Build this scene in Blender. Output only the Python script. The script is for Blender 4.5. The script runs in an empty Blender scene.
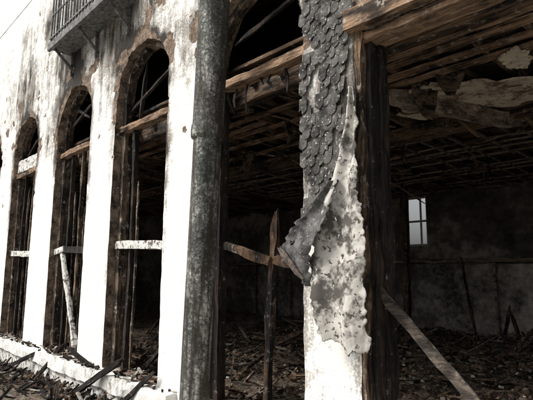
import bpy, bmesh, math, random
from mathutils import Vector, Matrix, noise
R=random.Random(7)
S=bpy.context.scene
def N3(x,y,z,s=1.0): return noise.noise(Vector((x*s,y*s,z*s)))
def fbm(x,y,z,s=1.0,o=4):
    a=0;am=1;t=0
    for i in range(o):
        a+=am*noise.noise(Vector((x*s+i*7.3,y*s-i*3.1,z*s+i*1.7))); t+=am; am*=.55; s*=2.1
    return a/t
def smooth(e0,e1,x):
    t=max(0,min(1,(x-e0)/(e1-e0))); return t*t*(3-2*t)

# ---------------- materials ----------------
class NT:
    def __init__(s,name):
        s.m=bpy.data.materials.new(name); s.m.use_nodes=True
        s.n=s.m.node_tree.nodes; s.l=s.m.node_tree.links
        s.b=s.n['Principled BSDF']; s.tc=s.n.new('ShaderNodeTexCoord')
    def map(s,scale=(1,1,1),src='Object'):
        mp=s.n.new('ShaderNodeMapping'); mp.inputs['Scale'].default_value=scale
        s.l.new(s.tc.outputs[src],mp.inputs['Vector']); return mp.outputs['Vector']
    def noise(s,scale,detail=4,rough=.6,vec=None,dist=0):
        t=s.n.new('ShaderNodeTexNoise'); t.inputs['Scale'].default_value=scale
        t.inputs['Detail'].default_value=min(detail,4); t.inputs['Roughness'].default_value=rough
        t.inputs['Distortion'].default_value=dist
        s.l.new(vec if vec else s.map(),t.inputs['Vector']); return t.outputs['Fac']
    def vor(s,scale,vec=None,feat='F1',out='Distance'):
        t=s.n.new('ShaderNodeTexVoronoi'); t.feature=feat; t.inputs['Scale'].default_value=scale
        s.l.new(vec if vec else s.map(),t.inputs['Vector']); return t.outputs[out]
    def ramp(s,fac,stops):
        r=s.n.new('ShaderNodeValToRGB'); e=r.color_ramp.elements
        while len(e)<len(stops): e.new(.5)
        for i,(p,c) in enumerate(stops):
            e[i].position=p
            if not hasattr(c,'__len__'): c=(c,c,c)
            e[i].color=(*c,1)
        s.l.new(fac,r.inputs['Fac']); return r.outputs['Color']
    def mix(s,fac,a,b,mode='MIX'):
        m=s.n.new('ShaderNodeMix'); m.data_type='RGBA'; m.blend_type=mode
        for sock,v in ((m.inputs[0],fac),(m.inputs[6],a),(m.inputs[7],b)):
            if hasattr(v,'is_output'): s.l.new(v,sock)
            elif hasattr(v,'__len__'): sock.default_value=(*v,1)
            else: sock.default_value=v if sock.type=='VALUE' else (v,v,v,1)
        return m.outputs[2]
    def math(s,op,a,b=0,clamp=False):
        m=s.n.new('ShaderNodeMath'); m.operation=op; m.use_clamp=clamp
        for i,v in enumerate((a,b)):
            if hasattr(v,'is_output'): s.l.new(v,m.inputs[i])
            else: m.inputs[i].default_value=v
        return m.outputs[0]
    def attr(s,name):
        a=s.n.new('ShaderNodeAttribute'); a.attribute_name=name; return a.outputs['Fac']
    def fin(s,col,rough=.9,bump=None,bs=.3,bd=.01,metal=0):
        if hasattr(col,'is_output'): s.l.new(col,s.b.inputs['Base Color'])
        else: s.b.inputs['Base Color'].default_value=(*col,1)
        s.b.inputs['Roughness'].default_value=rough
        s.b.inputs['Metallic'].default_value=metal
        s.b.inputs['Specular IOR Level'].default_value=.25
        if bump is not None:
            bn=s.n.new('ShaderNodeBump'); bn.inputs['Strength'].default_value=bs; bn.inputs['Distance'].default_value=bd
            s.l.new(bump,bn.inputs['Height']); s.l.new(bn.outputs[0],s.b.inputs['Normal'])
        return s.m

def mk_wall():
    t=NT('white_render_sooted')
    soot=t.attr('soot'); peel=t.attr('peel')
    fine=t.noise(8,4,.75); big=t.noise(1.9,3,.65); spk=t.noise(46,3,.7)
    drip=t.noise(1,4,.65,t.map((7,7,.9)))
    base=t.ramp(fine,[(.3,(.70,.69,.66)),(.7,(.80,.79,.76))])
    k=t.math('ADD',soot,t.math('MULTIPLY',t.math('SUBTRACT',fine,.5),1.6))
    k=t.math('ADD',k,t.math('MULTIPLY',t.math('SUBTRACT',spk,.5),1.0))
    k=t.math('ADD',k,t.math('MULTIPLY',t.math('SUBTRACT',drip,.5),1.3))
    c=t.mix(t.ramp(k,[(.28,0),(.46,.62),(.70,.95)]),base,t.ramp(t.math('ADD',t.math('MULTIPLY',fine,.5),t.math('MULTIPLY',big,.5)),[(.38,(.06,.053,.046)),(.5,(.19,.17,.145)),(.62,(.38,.345,.295))]))
    k2=t.math('ADD',soot,t.math('MULTIPLY',t.math('SUBTRACT',big,.5),1.4))
    k2=t.math('ADD',k2,t.math('MULTIPLY',t.math('SUBTRACT',drip,.5),1.6))
    k2=t.math('ADD',k2,t.math('MULTIPLY',t.math('SUBTRACT',spk,.5),.5))
    c=t.mix(t.ramp(k2,[(.62,0),(.86,.95)]),c,(.032,.027,.023))
    p=t.math('ADD',peel,t.math('MULTIPLY',t.math('SUBTRACT',spk,.5),.7))
    c=t.mix(t.ramp(p,[(.45,0),(.55,1)]),c,t.ramp(t.math('ADD',t.math('MULTIPLY',fine,.6),t.math('MULTIPLY',spk,.4)),[(.38,(.05,.038,.03)),(.5,(.17,.12,.085)),(.62,(.36,.29,.225))]))
    return t.fin(c,.92,t.math('ADD',fine,t.math('MULTIPLY',spk,.4)),.55,.014)
def mk_char(name,dark=(.018,.016,.015),brown=(.12,.07,.04),ash=(.30,.28,.26),amt=.5,ashamt=.62,sc=1,axis=2,crack=.55,bump=True):
    t=NT(name)
    v=[9*sc,9*sc,9*sc]; v[axis]=1.2*sc
    g=t.noise(1,4,.7,t.map(tuple(v)),.6 if bump else 0)
    if bump: k=t.math('ADD',t.math('MULTIPLY',g,.6),t.math('MULTIPLY',t.noise(3.5*sc,3,.6),.4))
    else: k=g
    c=t.mix(t.ramp(k,[(amt-.06,0),(amt+.08,1)]),dark,brown)
    gv=[60*sc]*3; gv[axis]=5*sc
    grain=t.noise(1,2,.7,t.map(tuple(gv)))
    c=t.mix(.75,c,t.mix(1.0,c,t.ramp(grain,[(.35,.35),(.6,1.3)]),'MULTIPLY'))
    a2=t.noise(14*sc,3,.75)
    c=t.mix(t.ramp(a2,[(ashamt-.03,0),(ashamt+.07,.9)]),c,ash)
    h=t.math('ADD',g,t.math('MULTIPLY',grain,.7))
    if crack:
        cv=[34*sc]*3; cv[axis]=16*sc
        cr=t.vor(1,t.map(tuple(cv)),'DISTANCE_TO_EDGE')
        c=t.mix(t.ramp(cr,[(.0,crack),(.07,0)]),c,(.008,.008,.008))
        h=t.math('ADD',h,cr)
    return t.fin(c,.9,h if bump else None,.6,.01)
def mk_simple(name,a,b,scale,rough=.9,bs=.5,bd=.01,lo=.38,hi=.62,metal=0,vec=None,spec=None,bump=True):
    t=NT(name); f=t.noise(scale,4,.75,t.map(vec) if vec else None)
    c=t.ramp(f,[(lo,a),(hi,b)])
    if spec:
        c=t.mix(t.ramp(t.noise(scale*5,3,.7),[(spec[0],0),(spec[0]+.05,1)]),c,spec[1])
    return t.fin(c,rough,f if bump else None,bs,bd,metal)
M={}
M['wall']=mk_wall()
M['reveal']=mk_simple('scorched_reveal_plaster',(.04,.031,.025),(.33,.25,.185),6,lo=.38,hi=.65,spec=(.61,(.48,.44,.38)))
M['char']=mk_char('charred_timber',brown=(.15,.09,.055))
M['charx']=mk_char('charred_timber_x',brown=(.17,.11,.07),axis=0,crack=0,bump=False)
M['chary']=mk_char('charred_timber_y',brown=(.22,.15,.10),axis=1,crack=0,bump=False)
M['black']=mk_char('black_charred_timber',brown=(.06,.042,.032),amt=.54,ashamt=.66,crack=.4)
M['frame']=mk_char('scorched_window_timber',dark=(.03,.025,.021),brown=(.22,.16,.115),ash=(.45,.41,.36),amt=.51,ashamt=.61,crack=.3)
M['brown']=mk_char('scorched_brown_timber',dark=(.04,.029,.022),brown=(.32,.21,.135),ash=(.42,.37,.31),amt=.46,ashamt=.62,axis=0,crack=.25)
M['brownz']=mk_char('scorched_brown_timber_z',dark=(.03,.022,.018),brown=(.24,.16,.10),amt=.50,ashamt=.60,axis=2,crack=.3)
M['ashw']=mk_char('ash_grey_timber',dark=(.035,.029,.025),brown=(.12,.098,.080),ash=(.24,.22,.195),amt=.48,ashamt=.60,axis=0,crack=0)
M['beamg']=mk_char('grey_scorched_beam',dark=(.09,.07,.056),brown=(.36,.30,.235),ash=(.5,.46,.4),amt=.45,ashamt=.6,axis=1,crack=.3)
M['batten']=mk_char('scorched_batten',dark=(.08,.063,.052),brown=(.30,.235,.18),ash=(.45,.41,.35),amt=.47,ashamt=.6,axis=0,crack=0,bump=False)
M['whitewood']=mk_simple('blistered_white_paint_timber',(.09,.072,.058),(.66,.65,.62),14,lo=.41,hi=.49,spec=(.60,(.08,.065,.055)))
M['slate']=mk_simple('hung_slate',(.018,.017,.016),(.115,.108,.10),7,.8,.5,.005,.40,.62,spec=(.60,(.45,.43,.40)))
M['sheet']=mk_simple('torn_render_sheet',(.085,.078,.07),(.52,.50,.46),3.6,.9,.8,.012,.40,.52,spec=(.57,(.09,.08,.07)))
M['felt']=mk_simple('torn_roofing_felt',(.03,.03,.03),(.14,.135,.13),9,.8,.5,.008,spec=(.62,(.36,.35,.33)))
M['deck']=mk_char('charred_ceiling_boards',brown=(.17,.122,.086),ash=(.28,.24,.19),amt=.48,ashamt=.6,axis=0,crack=0,bump=False)
M['remnant']=mk_simple('ceiling_plaster_remnant',(.17,.125,.09),(.68,.60,.48),3.2,lo=.40,hi=.52,spec=(.62,(.2,.14,.10)),bump=False)
M['ashbits']=mk_simple('ash_and_plaster_bits',(.22,.2,.17),(.5,.47,.42),20,bump=False)
M['concrete']=mk_simple('pavement_slabs_mat',(.24,.225,.20),(.42,.40,.365),6)
M['asphalt']=mk_simple('asphalt_mat',(.035,.035,.036),(.075,.074,.072),30)
M['ground']=mk_simple('ground_mat',(.10,.09,.07),(.2,.18,.15),2)
M['glass']=mk_simple('sooty_white_sash',(.35,.34,.32),(.7,.69,.66),9,bump=False)
M['steel']=mk_simple('burnt_steel',(.03,.028,.026),(.13,.10,.08),20,.6,.3,.003,bump=False)
M['rail']=mk_simple('weathered_grey_railing',(.05,.05,.05),(.22,.22,.21),16,.6,.3,.003,bump=False)
M['paint_line']=mk_simple('road_paint',(.6,.6,.58),(.8,.8,.78),20)
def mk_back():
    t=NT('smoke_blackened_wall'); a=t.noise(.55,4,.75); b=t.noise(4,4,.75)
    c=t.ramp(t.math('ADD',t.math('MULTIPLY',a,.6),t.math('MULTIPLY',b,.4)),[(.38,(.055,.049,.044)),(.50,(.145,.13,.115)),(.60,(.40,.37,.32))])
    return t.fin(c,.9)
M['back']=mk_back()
def mk_lower():
    t=NT('scorched_pale_dado'); a=t.noise(1.1,4,.75); b=t.noise(7,4,.75)
    sx=t.n.new('ShaderNodeSeparateXYZ'); t.l.new(t.tc.outputs['Object'],sx.inputs[0])
    g=t.math('MULTIPLY',t.math('ADD',sx.outputs[0],5.0),.10,True)
    k=t.math('ADD',t.math('ADD',t.math('MULTIPLY',a,.6),t.math('MULTIPLY',b,.4)),g)
    c=t.ramp(k,[(.44,(.07,.063,.056)),(.56,(.30,.275,.24)),(.70,(.64,.60,.53))])
    return t.fin(c,.9)
M['dado']=mk_lower()
def mk_debris():
    t=NT('burnt_rubble'); a=t.noise(3,3,.75); b=t.noise(22,4,.8); v=t.vor(30,None,'F1','Color')
    c=t.ramp(b,[(.36,(.035,.028,.023)),(.48,(.15,.112,.082)),(.60,(.32,.265,.205)),(.70,(.6,.55,.48))])
    c=t.mix(t.ramp(a,[(.35,.6),(.6,.05)]),c,(.05,.04,.032))
    c=t.mix(.25,c,t.mix(1,c,v,'MULTIPLY'))
    return t.fin(c,.95,b,.8,.03)
M['debris']=mk_debris()
def mk_pipe():
    t=NT('corroded_galvanised_pipe')
    sp=t.noise(34,4,.85); bg=t.noise(1.6,3,.7,t.map((1,1,.7))); st=t.noise(1,4,.65,t.map((14,14,1.0)))
    k=t.math('ADD',t.math('MULTIPLY',sp,.48),t.math('MULTIPLY',bg,.52))
    c=t.ramp(k,[(.42,(.02,.021,.019)),(.49,(.075,.08,.074)),(.54,(.18,.187,.172)),(.60,(.56,.55,.51))])
    c=t.mix(t.ramp(st,[(.44,0),(.59,.88)]),c,(.038,.030,.023))
    return t.fin(c,.8,sp,.7,.007,.05)
M['pipe']=mk_pipe()

# ---------------- mesh helpers ----------------
def obj(name,verts,faces,mats,parent=None,smoothf=False,mi=None):
    me=bpy.data.meshes.new(name); me.from_pydata([tuple(v) for v in verts],[],faces); me.update()
    for m in (mats if isinstance(mats,(list,tuple)) else [mats]): me.materials.append(m)
    if mi: me.polygons.foreach_set('material_index',mi)
    if smoothf: me.polygons.foreach_set('use_smooth',[True]*len(me.polygons))
    o=bpy.data.objects.new(name,me); S.collection.objects.link(o)
    if parent: o.parent=parent
    return o
def empty(name):
    e=bpy.data.objects.new(name,None); S.collection.objects.link(e); return e
class Buf:
    def __init__(s): s.v=[];s.f=[];s.mi=[]
    def beam(s,p0,p1,w,h,jit=.006,seg=None,bend=0,mi=0,up=None,taper=1.0,ragged=0,fr=.25):
        p0=Vector(p0);p1=Vector(p1);d=p1-p0;L=d.length;d.normalize()
        upv=Vector(up) if up else (Vector((0,0,1)) if abs(d.z)<.9 else Vector((0,1,0)))
        sx=d.cross(upv).normalized(); sy=sx.cross(d).normalized()
        n=seg or max(2,min(60,int(L/.07)))
        sd=R.random()*100; b=len(s.v)
        bd=Vector((R.uniform(-1,1),R.uniform(-1,1),R.uniform(-1,1)))*bend
        prof=[(-.5,-.5),(-.15,-.52),(.5,-.5),(.52,.1),(.5,.5),(.1,.51),(-.5,.5),(-.51,-.1)]
        for i in range(n+1):
            t=i/n; c=p0+d*(L*t)+bd*math.sin(math.pi*t)
            k=1-(1-taper)*t
            e=1.0
            if ragged: e=min(1,.45+ .55*min(t,1-t)*L/ragged)
            for j,(a,q) in enumerate(prof):
                nx=(N3(i*fr+sd,j*1.3,0)*1.7+N3(i*.9+sd,j*1.9,5)*.6)*jit; ny=(N3(i*fr+sd,j*1.3,9)*1.7+N3(i*.9+sd,j*1.9,15)*.6)*jit
                s.v.append(c+sx*(a*w*k*e+nx)+sy*(q*h*k*e+ny)+d*((N3(j*2.1,sd,3)*ragged*.7) if (i in(0,n) and ragged) else 0))
        m=len(prof)
        for i in range(n):
            for j in range(m):
                j2=(j+1)%m
                s.f.append((b+i*m+j,b+i*m+j2,b+(i+1)*m+j2,b+(i+1)*m+j)); s.mi.append(mi)
        s.f.append(tuple(b+j for j in range(m))[::-1]); s.mi.append(mi)
        s.f.append(tuple(b+n*m+j for j in range(m))); s.mi.append(mi)
    def box(s,x0,x1,y0,y1,z0,z1,mi=0):
        b=len(s.v)
        s.v+= [Vector(q) for q in [(x0,y0,z0),(x1,y0,z0),(x1,y1,z0),(x0,y1,z0),(x0,y0,z1),(x1,y0,z1),(x1,y1,z1),(x0,y1,z1)]]
        for q in [(0,3,2,1),(4,5,6,7),(0,1,5,4),(1,2,6,5),(2,3,7,6),(3,0,4,7)]:
            s.f.append(tuple(b+i for i in q)); s.mi.append(mi)
    def make(s,name,mats,parent=None): return obj(name,s.v,s.f,mats,parent,False,s.mi)

B=empty('burnt_building')

# ---------------- facade wall ----------------
OP=[(-11.12,-9.66,4.02,.33),(-8.62,-7.2,4.02,.33),(-6.36,-4.95,4.02,.33),(-4.12,-2.72,3.88,.33),(-13.5,-12.1,4.02,.33)]
RX0,RX1,RZ=-2.16,3.2,3.52
def sd_one(x,z,o):
    x0,x1,sp,si=o; xc=(x0+x1)/2; hw=(x1-x0)/2
    if z>sp: return math.hypot(x-xc,(z-sp))-hw
    dx=abs(x-xc)-hw; dz=si-z
    if dx<0 and dz<0: return max(dx,dz)
    return math.hypot(max(dx,0),max(dz,0)) if (dx>0 and dz>0) else max(dx,dz)
def sd(x,z):
    m=9
    for o in OP:
        if abs(x-(o[0]+o[1])/2)<2.2: m=min(m,sd_one(x,z,o))
    dx=max(RX0-x,x-RX1); dz=max(z-RZ,-.2-z)
    m=min(m,max(dx,dz) if not(dx>0 and dz>0) else math.hypot(dx,dz))
    return m
def sdn(x,z):
    rag=.022+.035*smooth(3.3,4.3,z)
    return sd(x,z)+rag*fbm(x,3,z,5,3)
cs=.035; X0,X1,Z0,Z1=-18.0,5.0,-.45,7.6
nx=int((X1-X0)/cs); nz=int((Z1-Z0)/cs)
vs=[];sdv=[]
for j in range(nz+1):
    for i in range(nx+1):
        x=X0+i*cs; z=Z0+j*cs
        vs.append([x,0,z]); sdv.append(sdn(x,z))
faces=[]
W=nx+1
for j in range(nz):
    for i in range(nx):
        a=j*W+i; q=(a,a+1,a+1+W,a+W)
        if sum(sdv[k] for k in q)/4>0: faces.append(q)
cnt=[0]*len(vs)
for q in faces:
    for k in q: cnt[k]+=1
idx=[-1]*len(vs); nv=[]; soot=[]; peel=[]
for k,c in enumerate(cnt):
    if not c: continue
    x,_,z=vs[k]
    if c<4 and abs(sdv[k])<cs*1.3:
        x_0,z_0=x,z
        for it in range(2):
            s0=sdn(x,z);e=.004
            gx=(sdn(x+e,z)-s0)/e; gz=(sdn(x,z+e)-s0)/e; g=max(.5,gx*gx+gz*gz)
            st=s0/g; st=max(-cs*.7,min(cs*.7,st))
            x-=gx*st; z-=gz*st
        x=max(x_0-cs*.6,min(x_0+cs*.6,x)); z=max(z_0-cs*.6,min(z_0+cs*.6,z))
    d=sd(x,z); so=0
    for oi,o in enumerate(OP):
        xc=(o[0]+o[1])/2; hw=(o[1]-o[0])/2
        if abs(x-xc)>2.2: continue
        xs=x-xc+.12*(z-4)
        lat=math.exp(-(xs/(hw*1.1))**2)
        so=max(so,lat*smooth(3.3,4.2,z)*(1-smooth(5.4,7.6,z)))
    edge=1-smooth(0,.13+.10*smooth(2.2,3.6,z),d)
    n1=fbm(x,0,z,.9,4)
    so=so*.98+edge*.62*smooth(1.8,3.6,z)+edge*.34*smooth(-.3,.3,fbm(x,8,z,3,2))
    so=max(so,(.38+.30*smooth(-.3,.3,n1))*smooth(3.2,4.3,z)*(1-smooth(6.4,7.6,z)))
    pier=(-2.74<x<-2.16)
    if pier and z>2.1: so=max(so,.75)
    if pier and z<2.1: so=.20+edge*.34
    if x<-11.3: so*=.45
    so*= .85+n1*1.1
    n2=fbm(x,5,z,2.6,4)
    pl=smooth(.16,.22,n2+.25*smooth(3.6,4.6,z)*smooth(1.2,0,d)-.17-(.25 if z<3.0 else 0)+edge*.25*smooth(2.4,3.9,z))
    if -2.16<x<-1.0 and z>3.5: pl=1
    y=0.014*pl+ .006*fbm(x,1,z,3,2)
    idx[k]=len(nv); nv.append((x,y,z)); soot.append(so); peel.append(pl)
faces=[tuple(idx[k] for k in q) for q in faces]
# close the wall to its real 0.28 m thickness: back face and reveals
nfv=len(nv); ec={}
for q in faces:
    for i in range(4):
        a,c=q[i],q[(i+1)%4]; ec[(a,c)]=1
rim=[(a,c) for (a,c) in ec if (c,a) not in ec]
av=nv+[(x,.28,z) for (x,y,z) in nv]
af=list(faces)+[tuple(k+nfv for k in q[::-1]) for q in faces]
mi=[0]*len(faces)*2
# reveals get their own vertices so the arris stays crisp
rv={}
def rvv(k,back):
    key=(k,back)
    if key not in rv:
        rv[key]=len(av); p=nv[k]; av.append((p[0],.28 if back else p[1],p[2]))
    return rv[key]
rf=[]
for (a,c) in rim: rf.append((rvv(c,0),rvv(a,0),rvv(a,1),rvv(c,1)))
af+=rf; mi+=[1]*len(rf)
fw_=obj('facade_wall',av,af,[M['wall'],M['reveal']],B,True,mi)
extra=len(av)-2*nfv
for nme,arr in (('soot',soot+soot+[0]*extra),('peel',peel+[0]*nfv+[0]*extra)):
    a=fw_.data.attributes.new(nme,'FLOAT','POINT'); a.data.foreach_set('value',arr)
b=Buf(); b.box(-18,5,.005,.275,7.602,12.0); b.make('upper_storey_wall',M['wall'],B)
b=Buf(); b.box(-60,-18.004,.003,.28,-.45,12.0); b.make('neighbouring_facade',M['wall'],B)

# sill band and plinth
b=Buf()
b.beam((-17.9,-.035,.235),(-4.55,-.035,.225),.20,.19,.016,220)
b.beam((-4.1,.09,.225),(-2.74,.09,.225),.22,.19,.011,20)
sb=b.make('window_sill',M['wall'],B)
a=sb.data.attributes.new('soot','FLOAT','POINT'); a.data.foreach_set('value',[.14+.6*max(0,fbm(v.co.x,v.co.y,v.co.z,1.6,3)) for v in sb.data.vertices])
b=Buf(); b.beam((-17.9,-.03,-.16),(-4.5,-.03,-.02),.10,.34,.012,160)
b.make('plinth',M['whitewood'],B)

# ---------------- window frames ----------------
def frame(o,parent,mull,trans=True,seed=0,white=True,jm=3):
    x0,x1,sp,si=o; xc=(x0+x1)/2; hw=(x1-x0)/2
    b=Buf()
    y=.17
    b.beam((x0+.06,y,si),(x0+.05,y,3.62),.10,.11,.009,mi=jm)
    b.beam((x1-.05,y,si),(x1-.06,y,3.62),.08,.10,.009,mi=jm)
    b.beam((x0,y-.03,3.62),(x1,y-.03,3.62),.14,.085,.010,mi=2,bend=.02)
    for mi_,m in enumerate(mull):
        b.beam((x0+m,y,si),(x0+m+.02,y,3.6),.055,.065,.009,bend=.02,mi=0 if mi_%2==0 else 3)
        b.beam((x0+m+.09,y+.03,si),(x0+m+.11,y+.03,3.6-R.uniform(.1,1.2)),.025,.03,.007,bend=.02,mi=3,ragged=.15)
    if trans: b.beam((x0+.02,y-.05,1.97),(x1-.02,y-.05,1.92),.07,.105,.008,mi=1 if white else 0,bend=.015)
    n=22; pr=None
    for i in range(n+1):
        a=math.pi*i/n; p=Vector((xc-math.cos(a)*(hw-.05),y-.02,sp+math.sin(a)*(hw-.05)))
        if pr is not None and not (10<i<14 and seed==1): b.beam(pr,p,.09,.06,.006,2,mi=3)
        pr=p
    b.beam((x0+.04,y,3.6),(x0+.05,y,sp),.08,.09,.01,mi=0); b.beam((x1-.04,y,3.6),(x1-.05,y,sp),.08,.09,.01)
    return b.make('arched_window_frame',[M['black'],M['whitewood'],M['brown'],M['frame']],B)
frame(OP[0],B,[.42,.95]); frame(OP[1],B,[.38,.8],seed=1,white=False); frame(OP[2],B,[.30],seed=1)
frame(OP[3],B,[],trans=False,jm=0); frame(OP[4],B,[.5])
b=Buf()
b.beam((-11.1,.1,3.82),(-9.68,.1,3.80),.03,.26,.01)
b.beam((-8.35,.12,1.95),(-7.35,.02,.50),.06,.09,.008)
b.beam((-8.6,.1,1.93),(-8.2,.1,1.98),.06,.09,.008)
b.make('broken_white_rail',M['whitewood'],B)
b=Buf()
for (x0,x1,z,dz) in [(-6.3,-5.2,3.9,.4),(-8.5,-7.6,4.15,.3),(-8.4,-7.8,4.5,-.3),(-6.0,-5.9,3.65,.9),(-3.9,-2.8,4.1,.25),(-10.9,-10.2,4.0,.4)]:
    b.beam((x0,.2,z),(x1,.22,z+dz),.035,.045,.008,ragged=.2)
for (xa,xb) in ((-6.3,-5.9),(-8.5,-8.1),(-4.0,-3.1)):
    for k in range(6): b.beam((xa+k*(xb-xa)/5,.17,3.58),(xa+k*(xb-xa)/5+R.uniform(-.05,.05),.17+R.uniform(-.05,.1),3.58-R.uniform(.05,.32)),R.uniform(.012,.04),.015,.008,bend=.03,ragged=.1)
b.make('lunette_bars',M['black'],B)

# ---------------- interior shell ----------------
b=Buf()
wx0,wx1,wz0,wz1=-6.80,-6.12,2.3,3.62
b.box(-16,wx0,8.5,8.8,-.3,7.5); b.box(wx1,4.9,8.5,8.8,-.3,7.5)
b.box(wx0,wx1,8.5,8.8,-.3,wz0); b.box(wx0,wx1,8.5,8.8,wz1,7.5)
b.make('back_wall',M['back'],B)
b=Buf(); b.box(-16.3,-16.0,.29,8.8,-.3,7.5); b.box(4.7,4.9,.29,8.5,-.3,7.5); b.make('end_wall',M['back'],B)
b=Buf(); b.box(-17.9,4.9,.285,8.8,7.6,7.75); b.make('added_sky_cap',M['charx'],B)  # unseen cap, added to keep sky light out of the interior
b=Buf(); b.box(-16,4.7,.29,8.5,-.3,-.05); b.make('floor_slab',M['debris'],B)
b=Buf(); b.box(-6.0,4.7,8.46,8.497,0,1.82); b.make('dado_panel',M['dado'],B)
b=Buf()
b.beam((-15.9,8.40,1.9),(4.6,8.40,1.9),.16,.08,.02,200)
for i in range(18):
    x=-15+i*1.05+R.uniform(-.35,.35)
    if R.random()<.8: b.beam((x,8.40,0),(x+R.uniform(-.08,.08),8.40,1.86),.05,.05,.012,bend=.03)
b.make('wall_ledge',M['batten'],B)
b=Buf()
for (x,y,z) in [(-9.5,4.2,3.6),(-5.6,6.5,3.6),(-12.5,3.5,3.6)]:
    b.beam((x,y,0),(x+.03,y,z),.12,.12,.012)
for (p,q) in [((-7.8,6.9,.1),(-6.6,6.4,2.4)),((-4.6,7.6,.1),(-5.0,7.9,1.9)),((-10.5,3.0,.1),(-9.3,3.6,1.5)),((-9.0,2.2,.1),(-8.0,3.2,1.3)),((-7.0,3.5,.1),(-5.4,3.3,.75)),((-3.4,5.2,.1),(-2.4,5.8,1.1)),((-5.6,4.6,.2),(-4.2,4.9,.6)),((-4.2,7.9,.1),(-4.0,7.9,.9)),((-3.7,7.6,.1),(-3.9,7.7,.8))]:
    b.beam(p,q,.05,.06,.012,ragged=.2)
b.make('interior_posts',M['char'],B)
b=Buf()
y=8.6
b.beam((wx0,y,wz0+.03),(wx1,y,wz0+.03),.06,.06,0,2); b.beam((wx0,y,wz1-.03),(wx1,y,wz1-.03),.06,.06,0,2)
b.beam((wx0+.03,y,wz0),(wx0+.03,y,wz1),.06,.06,0,2); b.beam((wx1-.03,y,wz0),(wx1-.03,y,wz1),.06,.06,0,2)
b.beam((wx0,y,(wz0+wz1)/2),(wx1,y,(wz0+wz1)/2),.05,.05,0,2)
b.beam((wx1-.22,y,wz0),(wx1-.22,y,wz1),.04,.04,0,2)
b.make('interior_sash_window',M['glass'],B)

# ceiling
b=Buf()
y=.30
while y<8.45:
    w=R.uniform(.12,.16)
    x=-16.0
    while x<4.6:
        L=R.uniform(2.0,4.5); x2=min(4.65,x+L)
        if R.random()>.07: b.beam((x+.004,y+w/2,3.80+R.uniform(-.008,.006)),(x2-.004,y+w/2,3.80+R.uniform(-.02,.01)),w-.008,.022,.003,max(3,int(L/.5)),mi=0)
        x=x2
    y+=w
b.make('ceiling_boards',[M['deck']],B)
b=Buf(); b.box(-16,4.7,.29,8.5,3.86,3.9); b.make('upper_floor_slab',M['charx'],B)
b=Buf()
x=-15.5
while x<4.4:
    if R.random()>.08: b.beam((x,.29,3.70),(x+R.uniform(-.05,.05),8.45,3.70),.055,.16,.010,50,mi=0)
    x+=.42
y=3.2
while y<8.3:
    x=-9.0
    while x<4.2:
        L=R.uniform(1.5,5); x2=min(4.2,x+L)
        if R.random()>.14: b.beam((x,y+R.uniform(-.03,.03),3.60-R.uniform(0,.03)),(x2,y+R.uniform(-.04,.04),3.60-R.uniform(0,.05)),.03,.025,.006,max(3,int(L/.25)),mi=1,bend=.04)
        x=x2
    y+=R.uniform(.28,.40)
x=-8.8
while x<4.2:
    y=3.1
    while y<8.3:
        L=R.uniform(1.5,4); y2=min(8.3,y+L)
        if R.random()>.2: b.beam((x,y,3.575),(x+R.uniform(-.08,.08),y2,3.565-R.uniform(0,.06)),.028,.022,.006,max(3,int(L/.25)),mi=1,bend=.05)
        y=y2
    x+=R.uniform(.3,.46)
for yy,z in ((.42,3.58),(2.9,3.52)):
    b.beam((-15.9,yy,z),(4.6,yy,z),.13,.2,.014,160,mi=2)
b.beam((-2.75,1.15,3.48),(-1.95,3.1,3.40),.13,.15,.014,30,mi=3,ragged=.25)
b.make('ceiling_joists',[M['chary'],M['batten'],M['charx'],M['beamg']],B)
b=Buf()
for yy in (.62,.78,.95,1.2,1.38):
    x=-2.6+R.uniform(-.5,.2)
    b.beam((x,yy,3.60),(x+R.uniform(2.2,4.5),yy+R.uniform(-.05,.05),3.60-R.uniform(0,.03)),.10,.03,.008,40,bend=.02)
for yy in (.6,.8,1.02,1.25,1.5,1.9,2.3):
    x=-7.4+R.uniform(-.4,.4)
    b.beam((x,yy,3.60),(x+R.uniform(2.4,4.4),yy,3.60),.09,.03,.008,40,bend=.03)
for i in range(44):
    x=R.uniform(-7,1.5); y=R.uniform(.5,5.5); a=R.uniform(-.5,.5)
    b.beam((x,y,3.56),(x+R.uniform(.2,.9),y+a,3.56-R.uniform(.05,.6)),R.uniform(.015,.05),.015,.01,8,bend=.10,ragged=.1)
b.make('ceiling_lath',M['brown'],B)
v=[];f=[]
for i in range(34):
    cx=R.uniform(-6.5,1.2); cy=R.uniform(.7,6.5); w=R.uniform(.06,.34); hgt=R.uniform(.08,.48); an=R.uniform(0,3.14)
    b0=len(v); n=7
    for j in range(n+1):
        t=j/n; ww=w*(1-.75*t**1.5)
        for s_ in range(5):
            u_=(s_/4-.5)*ww; q=.06*math.sin(t*3+i)+.05*fbm(u_*3,i,t*2,2,3)+.03*N3(u_,i,t,9)
            v.append((cx+math.cos(an)*u_-math.sin(an)*q,cy+math.sin(an)*u_+math.cos(an)*q,3.60-t*hgt+.05*N3(u_,i,t,8)*t))
    for j in range(n):
        for s_ in range(4):
            a=b0+j*5+s_; f.append((a,a+5,a+6,a+1))
hc=obj('hanging_ceiling_lining',v,f,M['deck'],B,True)
mm=hc.modifiers.new('t','SOLIDIFY'); mm.thickness=.006
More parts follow.
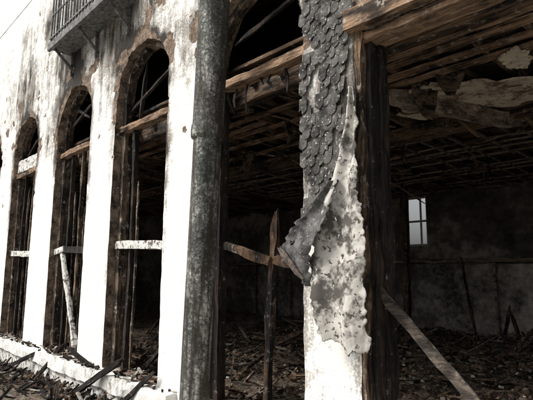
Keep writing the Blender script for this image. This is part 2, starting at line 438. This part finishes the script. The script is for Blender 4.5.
def blob(cx,cy,z,rx,ry,rot,seed,buf):
    n=64; rings=6; bI=len(buf.v)
    out=[]
    for i in range(n):
        a=2*math.pi*i/n; r=1+.75*fbm(math.cos(a)*1.2+seed,math.sin(a)*1.2,seed,1.5,5); out.append((a,r))
    for top in (0,1):
        for k in range(rings+1):
            for (a,r) in out:
                x=math.cos(a)*rx*r*k/rings; y=math.sin(a)*ry*r*k/rings
                X=cx+x*math.cos(rot)-y*math.sin(rot); Y=cy+x*math.sin(rot)+y*math.cos(rot)
                buf.v.append(Vector((X,Y,z+top*.018+.03*fbm(X,Y,seed,3,3)-.02*(k/rings)**2)))
    st=(rings+1)*n
    for top in (0,1):
        for k in range(rings):
            for i in range(n):
                j=(i+1)%n; q=(bI+top*st+k*n+i,bI+top*st+k*n+j,bI+top*st+(k+1)*n+j,bI+top*st+(k+1)*n+i)
                buf.f.append(q if top else q[::-1]); buf.mi.append(0)
    for i in range(n):
        j=(i+1)%n; buf.f.append((bI+rings*n+i,bI+rings*n+j,bI+st+rings*n+j,bI+st+rings*n+i)); buf.mi.append(0)
b=Buf()
blob(-1.98,2.10,3.53,.66,.38,.9,3,b); blob(-2.5,1.75,3.54,.2,.3,.4,8,b); blob(-1.45,1.5,3.55,.12,.22,.2,14,b)
blob(-.9,2.2,3.565,.3,.2,.5,21,b); blob(-2.9,2.3,3.56,.25,.12,1.2,31,b)
b.make('ceiling_plaster',M['remnant'],B)

# ---------------- slate-hung pier ----------------
b=Buf()
row=0; sw=.090; ex=.080; z=5.6
while z>2.05:
    off=(row%2)*sw/2
    x=-2.735+off
    while x<-2.19:
        lim=True
        if R.random()<.07+.45*smooth(.0,.35,fbm(x,2,z,2.0,2)): lim=False
        if z<2.5 and (x>-2.5+(z-2.1)*.8): lim=False
        if x+sw>-2.20+.13*N3(0,0,z,2.5)+.05*smooth(3.2,4,z): lim=False
        if lim:
            xc=x+sw/2+R.uniform(-.004,.004); hw=sw/2-.001; zt=z+.06; zb=z-ex+R.uniform(-.006,.006)
            tilt=R.gauss(0,.05); dy=R.uniform(0,.006); lift=R.uniform(.010,.020)
            prof=[(-hw,zt),(-hw,zb+.030),(-hw*.62,zb+.010),(-hw*.1,zb-R.uniform(0,.006)),(hw*.62,zb+R.uniform(.004,.016)),(hw,zb+.030),(hw,zt)]
            if R.random()<.2: prof[2]=(-hw*.4,zb+.045)
            if R.random()<.2: prof[4]=(hw*.4,zb+.04)
            bI=len(b.v); n=len(prof)
            for lay in (0,1):
                for (px,pz) in prof:
                    yy=-.016-lift*(zt-pz)/.15-dy+lay*.005
                    b.v.append(Vector((xc+px+tilt*(zt-pz),yy,pz)))
            b.f.append(tuple(bI+i for i in range(n))); b.mi.append(0)
            b.f.append(tuple(bI+n+i for i in range(n))[::-1]); b.mi.append(0)
            for i in range(n):
                j=(i+1)%n; b.f.append((bI+j,bI+i,bI+n+i,bI+n+j)); b.mi.append(0)
        x+=sw
    z-=ex; row+=1
b.make('hung_slates',M['slate'],B)
b=Buf()
b.beam((-2.13,.03,-.1),(-2.12,.03,3.55),.05,.07,.014,mi=1)
b.beam((-2.10,.12,-.1),(-2.10,.12,3.55),.08,.09,.014,mi=0)
b.beam((-2.08,.23,-.1),(-2.08,.23,3.55),.10,.10,.014,mi=0)
b.make('corner_post',[M['black'],M['brownz']],B)
b=Buf()
b.beam((-2.2,-.04,3.60),(3.3,-.04,3.60),.09,.17,.010,90)
b.beam((-2.16,.14,3.47),(3.2,.14,3.47),.22,.07,.010,90)
b.make('opening_lintel',M['brown'],B)

def loft(name,rows,mat,nu=26,nvv=60,amp=.03,thick=.012,parent=None,seed=0,ybase=-.15,jag=.05,foldx=9,hole=.42,cut=True):
    v=[];f=[]
    def samp(t):
        t=t*(len(rows)-1); i=min(int(t),len(rows)-2); u=t-i; a=rows[i];c=rows[i+1]
        return [a[k]*(1-u)+c[k]*u for k in range(len(a))]
    for j in range(nvv+1):
        t=j/nvv; l,r_,zz,yo=samp(t)
        for i in range(nu+1):
            s=i/nu
            ed=(.07*fbm(seed,(s>.5)*5,t*9,2,4)+.02*N3(seed,(s>.5)*7,t*60))*max(0,1-min(i,nu-i)/4)
            x=l+(r_-l)*s+ed
            zj=zz
            if cut: zj=zz+smooth(.6,1,t)*(.12*fbm(s*2,seed,1,1.3,2)+.04*N3(s*9,seed,2)+.02*N3(s*31,seed,3))
            y=ybase+yo+amp*(math.sin(s*foldx+t*3+seed)*.6+1.3*fbm(x,seed,zj*.5,4,3)+.22*fbm(x,seed,zj,13,3))
            v.append((x,y,zj))
    Wn=nu+1
    for j in range(nvv):
        for i in range(nu):
            a=j*Wn+i
            if 3<i<nu-4 and j<nvv-6 and fbm(i*.13,seed+4,j*.13,1.2,3)>hole: continue
            f.append((a,a+Wn,a+Wn+1,a+1))
    o=obj(name,v,f,mat,parent,True)
    m=o.modifiers.new('t','SOLIDIFY'); m.thickness=thick; m.offset=0
    return o
loft('hanging_render_sheet',[(-2.19,-2.13,3.05,.12),(-2.22,-2.11,2.75,.10),(-2.30,-2.08,2.4,.06),(-2.36,-2.06,2.15,.03),(-2.46,-2.0,1.93,0),(-2.47,-1.99,1.65,-.03),(-2.43,-2.0,1.35,-.04),(-2.38,-2.0,1.10,0)],M['sheet'],nu=50,nvv=130,seed=2,amp=.045,thick=.007)
loft('torn_roofing_felt',[(-2.30,-2.22,2.30,.06),(-2.47,-2.26,2.10,.02),(-2.66,-2.31,1.93,-.02),(-2.76,-2.38,1.80,-.05),(-2.68,-2.44,1.68,-.04),(-2.54,-2.46,1.50,0)],M['felt'],nu=24,nvv=40,seed=5,ybase=-.2,amp=.05,foldx=5,cut=False,thick=.006)
b=Buf(); b.beam((-2.76,-.24,1.80),(-2.50,-.26,1.55),.03,.04,.008,ragged=.05)
b.make('bent_flashing',M['steel'])

# ---------------- drain pipe ----------------
def revolve(prof,n=40,base=Vector((0,0,0)),axis=Vector((0,0,1))):
    axis=axis.normalized(); sx=axis.cross(Vector((0,1,0))).normalized(); sy=sx.cross(axis)
    v=[];f=[]
    for (r_,h) in prof:
        for i in range(n):
            a=2*math.pi*i/n; rr=r_+.003*N3(math.cos(a),math.sin(a),h,3)
            v.append(base+axis*h+sx*math.cos(a)*rr+sy*math.sin(a)*rr)
    for j in range(len(prof)-1):
        for i in range(n):
            k=(i+1)%n; f.append((j*n+i,j*n+k,(j+1)*n+k,(j+1)*n+i))
    return v,f
prof=[]
h=0.0
while h<6.6:
    prof.append((.134 if h<3.0 else .150,h)); h+=.06
prof=[(r_,h) for r_,h in prof if not 2.9<h<3.2]+[(.134,2.93),(.134,2.96),(.158,2.965),(.162,3.0),(.162,3.05),(.158,3.09),(.152,3.095),(.150,3.12)]
prof.sort(key=lambda q:q[1])
ax=Vector((.045,0,1))
v,f=revolve(prof,44,Vector((-3.76,-.35,-.1)),ax)
dp=empty('drain_pipe')
obj('pipe_shaft',v,f,M['pipe'],dp,True)
for hz in (5.2,):
    c=Vector((-3.76,-.35,-.1))+ax.normalized()*hz
    b=Buf(); b.beam((c.x-.3,c.y+.16,c.z),(c.x-.3,.03,c.z),.04,.02,0,2); b.beam((c.x-.32,c.y+.158,c.z),(c.x+.1,c.y+.158,c.z),.02,.04,0,2); b.make('wall_bracket',M['steel'],dp)

# ---------------- loose timbers ----------------
def timber(name,p0,p1,w,h,mat,**k):
    b=Buf(); b.beam(p0,p1,w,h,**k); return b.make(name,mat)
timber('leaning_plank',(-2.33,.10,1.74),(-.75,.40,0.02),.04,.070,M['ashw'],jit=.009,bend=.02,ragged=.1)
timber('charred_post',(-3.24,.2,2.18),(-3.36,.2,.0),.06,.06,M['char'],jit=.010,bend=.02,ragged=.15)
timber('fallen_rail',(-4.2,.2,1.92),(-3.26,.14,1.70),.05,.08,M['char'],jit=.010,bend=.01)
timber('fallen_rail',(-3.3,.16,1.71),(-2.15,.18,1.62),.05,.08,M['char'],jit=.014,bend=.02,ragged=.1)
timber('charred_stud',(-3.20,.9,1.9),(-3.0,1.0,0),.05,.05,M['black'],jit=.01,ragged=.1)
for q in [((-6.9,-.25,.55),(-6.2,.1,.12),.05),((-6.55,-.3,.0),(-5.6,-.1,.55),.06),((-8.2,-.2,-.05),(-7.7,.0,.5),.05),((-6.2,.35,.1),(-5.3,.5,.9),.05),((-5.5,-.2,.02),(-4.9,-.08,.5),.045),((-9.4,-.4,-.1),(-8.5,-.1,.3),.05)]:
    timber('charred_stick',q[0],q[1],q[2],q[2],M['black'],jit=.008,ragged=.1)

# ---------------- balcony ----------------
b=Buf()
bx0,bx1,by=-8.25,-5.9,-.38
b.beam((bx0,by/2,5.42),(bx1,by/2,5.42),abs(by),.07,.004,20)
b.beam((bx0,by,5.40),(bx1,by,5.40),.05,.12,.003,20)
b.beam((bx0,by+.02,6.45),(bx1,by+.02,6.45),.05,.04,.003,20)
b.beam((bx0,by+.02,6.0),(bx1,by+.02,6.0),.025,.025,.003,20)
b.beam((bx0,by+.02,5.58),(bx1,by+.02,5.58),.03,.03,.002,20)
x=bx0+.02
while x<bx1: 
    b.beam((x,by+.02,5.45),(x+R.uniform(-.01,.01),by+.02,6.43),.022,.022,.001,3); x+=.12
for xx in (bx0,bx1):
    b.beam((xx,by,6.45),(xx,0,6.45),.04,.04,.001,3)
    b.beam((xx,by,5.58),(xx,0,5.58),.03,.03,.001,3)
    for yy in (-.26,-.13): b.beam((xx,yy,5.45),(xx,yy,6.43),.018,.018,.001,3)
for xx in (-8.1,-7.1,-6.05):
    b.beam((xx,0,5.05),(xx,by+.04,5.37),.04,.04,.002,4); b.beam((xx,-.03,4.95),(xx,-.03,5.38),.04,.04,.002,3)
b.make('balcony_railing',M['rail'],B)

# ---------------- debris ----------------
ds=.07; dx0,dx1,dy0,dy1=-15.9,4.6,.30,8.45
nx=int((dx1-dx0)/ds); ny=int((dy1-dy0)/ds); v=[];f=[]
def dh(x,y):
    return .02+.26*max(0,fbm(x,y,0,.9,3)+.25)+.12*smooth(7.2,8.4,y)
for j in range(ny+1):
    for i in range(nx+1):
        x=dx0+i*ds;y=dy0+j*ds
        v.append((x,y,dh(x,y)+.12*abs(fbm(x,y,4,4,3))+.04*N3(x,y,2,14)))
for j in range(ny):
    for i in range(nx):
        a=j*(nx+1)+i; f.append((a,a+1,a+nx+2,a+nx+1))
D=empty('fire_debris')
obj('rubble_bed',v,f,M['debris'],D)
b=Buf()
for i in range(1900):
    x=R.uniform(-10,2.5); y=R.uniform(.4,8.3)
    L=R.uniform(.08,.45) if R.random()<.88 else R.uniform(.5,1.4)
    a=R.uniform(0,math.pi*2); el=R.gauss(0,.24)
    z=.08+dh(x,y)+R.uniform(0,.05)
    d=Vector((math.cos(a)*math.cos(el),math.sin(a)*math.cos(el),math.sin(el)))*L/2
    w=R.uniform(.010,.04)
    c=Vector((x,y,z)); m=R.choices([0,1,2,3,5],[3.5,3,1.6,2.2,.5])[0]
    b.beam(c-d,c+d,w,w*R.uniform(.3,1),.006,3,mi=m)
for i in range(4400):
    x=R.uniform(-9,2.5); y=R.uniform(.4,8.3); z=.07+dh(x,y)+R.uniform(0,.04)
    bright=R.random()<.33
    s_=R.uniform(.006,.026) if bright else R.uniform(.012,.055); c=Vector((x,y,z)); d=Vector((R.uniform(-1,1),R.uniform(-1,1),R.uniform(-.7,.7))).normalized()*s_
    b.beam(c-d,c+d,s_*1.5,s_*R.uniform(.5,1.1),.014 if not bright else .006,2,mi=R.choice([4,5]) if bright else R.choices([0,1,2,3],[3,2,1,2])[0])
b.make('scattered_fragments',[M['charx'],M['chary'],M['batten'],M['deck'],M['remnant'],M['ashbits']],D)
b=Buf()
for i in range(1000):
    x=R.uniform(-13,-4.6); y=-.12-abs(R.gauss(0,.4)); z=-.03+.022*(x+5)
    L=R.uniform(.04,.3); a=R.uniform(0,6.28); el=abs(R.gauss(0,.35)); d=Vector((math.cos(a)*math.cos(el),math.sin(a)*math.cos(el),math.sin(el)))*L
    b.beam((x,y,z+.02),Vector((x,y,z+.02))+d,R.uniform(.01,.05),R.uniform(.01,.03),.008,3,mi=R.choices([0,1,2],[6,2,1])[0])
for i in range(380):
    x=R.uniform(-12,-4.6); y=R.uniform(-.11,.25); z=.335
    L=R.uniform(.02,.12); a=R.uniform(0,6.28); d=Vector((math.cos(a),math.sin(a),R.uniform(0,.5)))*L
    b.beam((x,y,z),Vector((x,y,z))+d,R.uniform(.01,.035),R.uniform(.01,.025),.006,3,mi=R.choices([0,1,2],[3,2,2])[0])
b.make('street_side_fragments',[M['black'],M['char'],M['ashbits']],D)
v=[];f=[];n1_,n2_=130,16
for i in range(n1_+1):
    for j in range(n2_+1):
        x=-14+i*9.4/n1_; y=-1.05+j*.95/n2_
        e=min(1,j/4,i/4,(n1_-i)/4)
        v.append((x,y,-.06+.022*min(0,x+5)+e*(.05+.12*abs(fbm(x,y,7,2.2,4)))))
for i in range(n1_):
    for j in range(n2_):
        a=i*(n2_+1)+j; f.append((a,a+n2_+1,a+n2_+2,a+1))
obj('charcoal_heap',v,f,M['debris'],D)

# ---------------- ground, pavement, road ----------------
def sheet(name,x0,x1,y0,y1,z,mat,n=1,sl=.022):
    v=[];f=[]
    xs=[x0+(x1-x0)*i/n for i in range(n+1)]
    for x in xs:
        s_=max(-14,min(6,x)); zz=z+sl*(s_+5 if s_<-5 else 0)
        v.append((x,y0,zz)); v.append((x,y1,zz))
    for i in range(n): f.append((2*i,2*i+2,2*i+3,2*i+1))
    return obj(name,v,f,mat)
sheet('ground',-400,400,-400,400,-.42,M['ground'],1,0)
sheet('road',-120,120,-12,-4.5,-.20,M['asphalt'],120)
sheet('pavement',-120,120,-4.35,.0,-.04,M['concrete'],240)
b=Buf(); b.beam((-14,-4.42,-.30),(-5,-4.42,-.11),.15,.16,.002,20); b.beam((-5,-4.42,-.11),(40,-4.42,-.11),.15,.16,.002,40); b.make('kerb',M['concrete'])
b=Buf()
for i in range(30): 
    x=-5+i*2.5; b.box(x,x+1.2,-8.3,-8.2,-.199,-.194)
b.make('road_centre_line',M['paint_line'])

# ---------------- world / sun ----------------
w=bpy.data.worlds.new('World'); S.world=w; w.use_nodes=True
nt=w.node_tree; sk=nt.nodes.new('ShaderNodeTexSky'); sk.sky_type='NISHITA'; sk.sun_disc=False
sk.dust_density=6.0; sk.air_density=1.0
to=Vector((-.42,-.80,.95)).normalized()
el=math.asin(to.z); rot=math.atan2(to.x,to.y)
sk.sun_elevation=el; sk.sun_rotation=rot
hs=nt.nodes.new('ShaderNodeHueSaturation'); hs.inputs['Saturation'].default_value=.18
nt.links.new(sk.outputs[0],hs.inputs['Color'])
nt.links.new(hs.outputs[0],nt.nodes['Background'].inputs[0]); nt.nodes['Background'].inputs[1].default_value=.15
sl=bpy.data.lights.new('sun','SUN'); sl.energy=2.8; sl.angle=math.radians(16); sl.color=(1,.96,.90)
so=bpy.data.objects.new('sun',sl); S.collection.objects.link(so); so.rotation_euler=to.to_track_quat('Z','Y').to_euler()

# ---------------- camera ----------------
th=math.radians(43.4); pitch=math.radians(8.6); roll=math.radians(0.3)
fwd=Vector((-math.cos(th)*math.cos(pitch), math.sin(th)*math.cos(pitch), math.sin(pitch)))
r=Vector((math.sin(th),math.cos(th),0)); u=r.cross(fwd)
r2=r*math.cos(roll)+u*math.sin(roll); u2=u*math.cos(roll)-r*math.sin(roll)
cam=bpy.data.cameras.new('camera'); co=bpy.data.objects.new('camera',cam); S.collection.objects.link(co)
m=Matrix((r2,u2,-fwd)).transposed().to_4x4(); m.translation=Vector((0,-3,1.6)); co.matrix_world=m
cam.sensor_width=36; cam.lens=480/533*36; cam.clip_end=2000; cam.clip_start=.05
S.camera=co
S.view_settings.view_transform='Standard'; S.view_settings.look='None'; S.view_settings.exposure=0
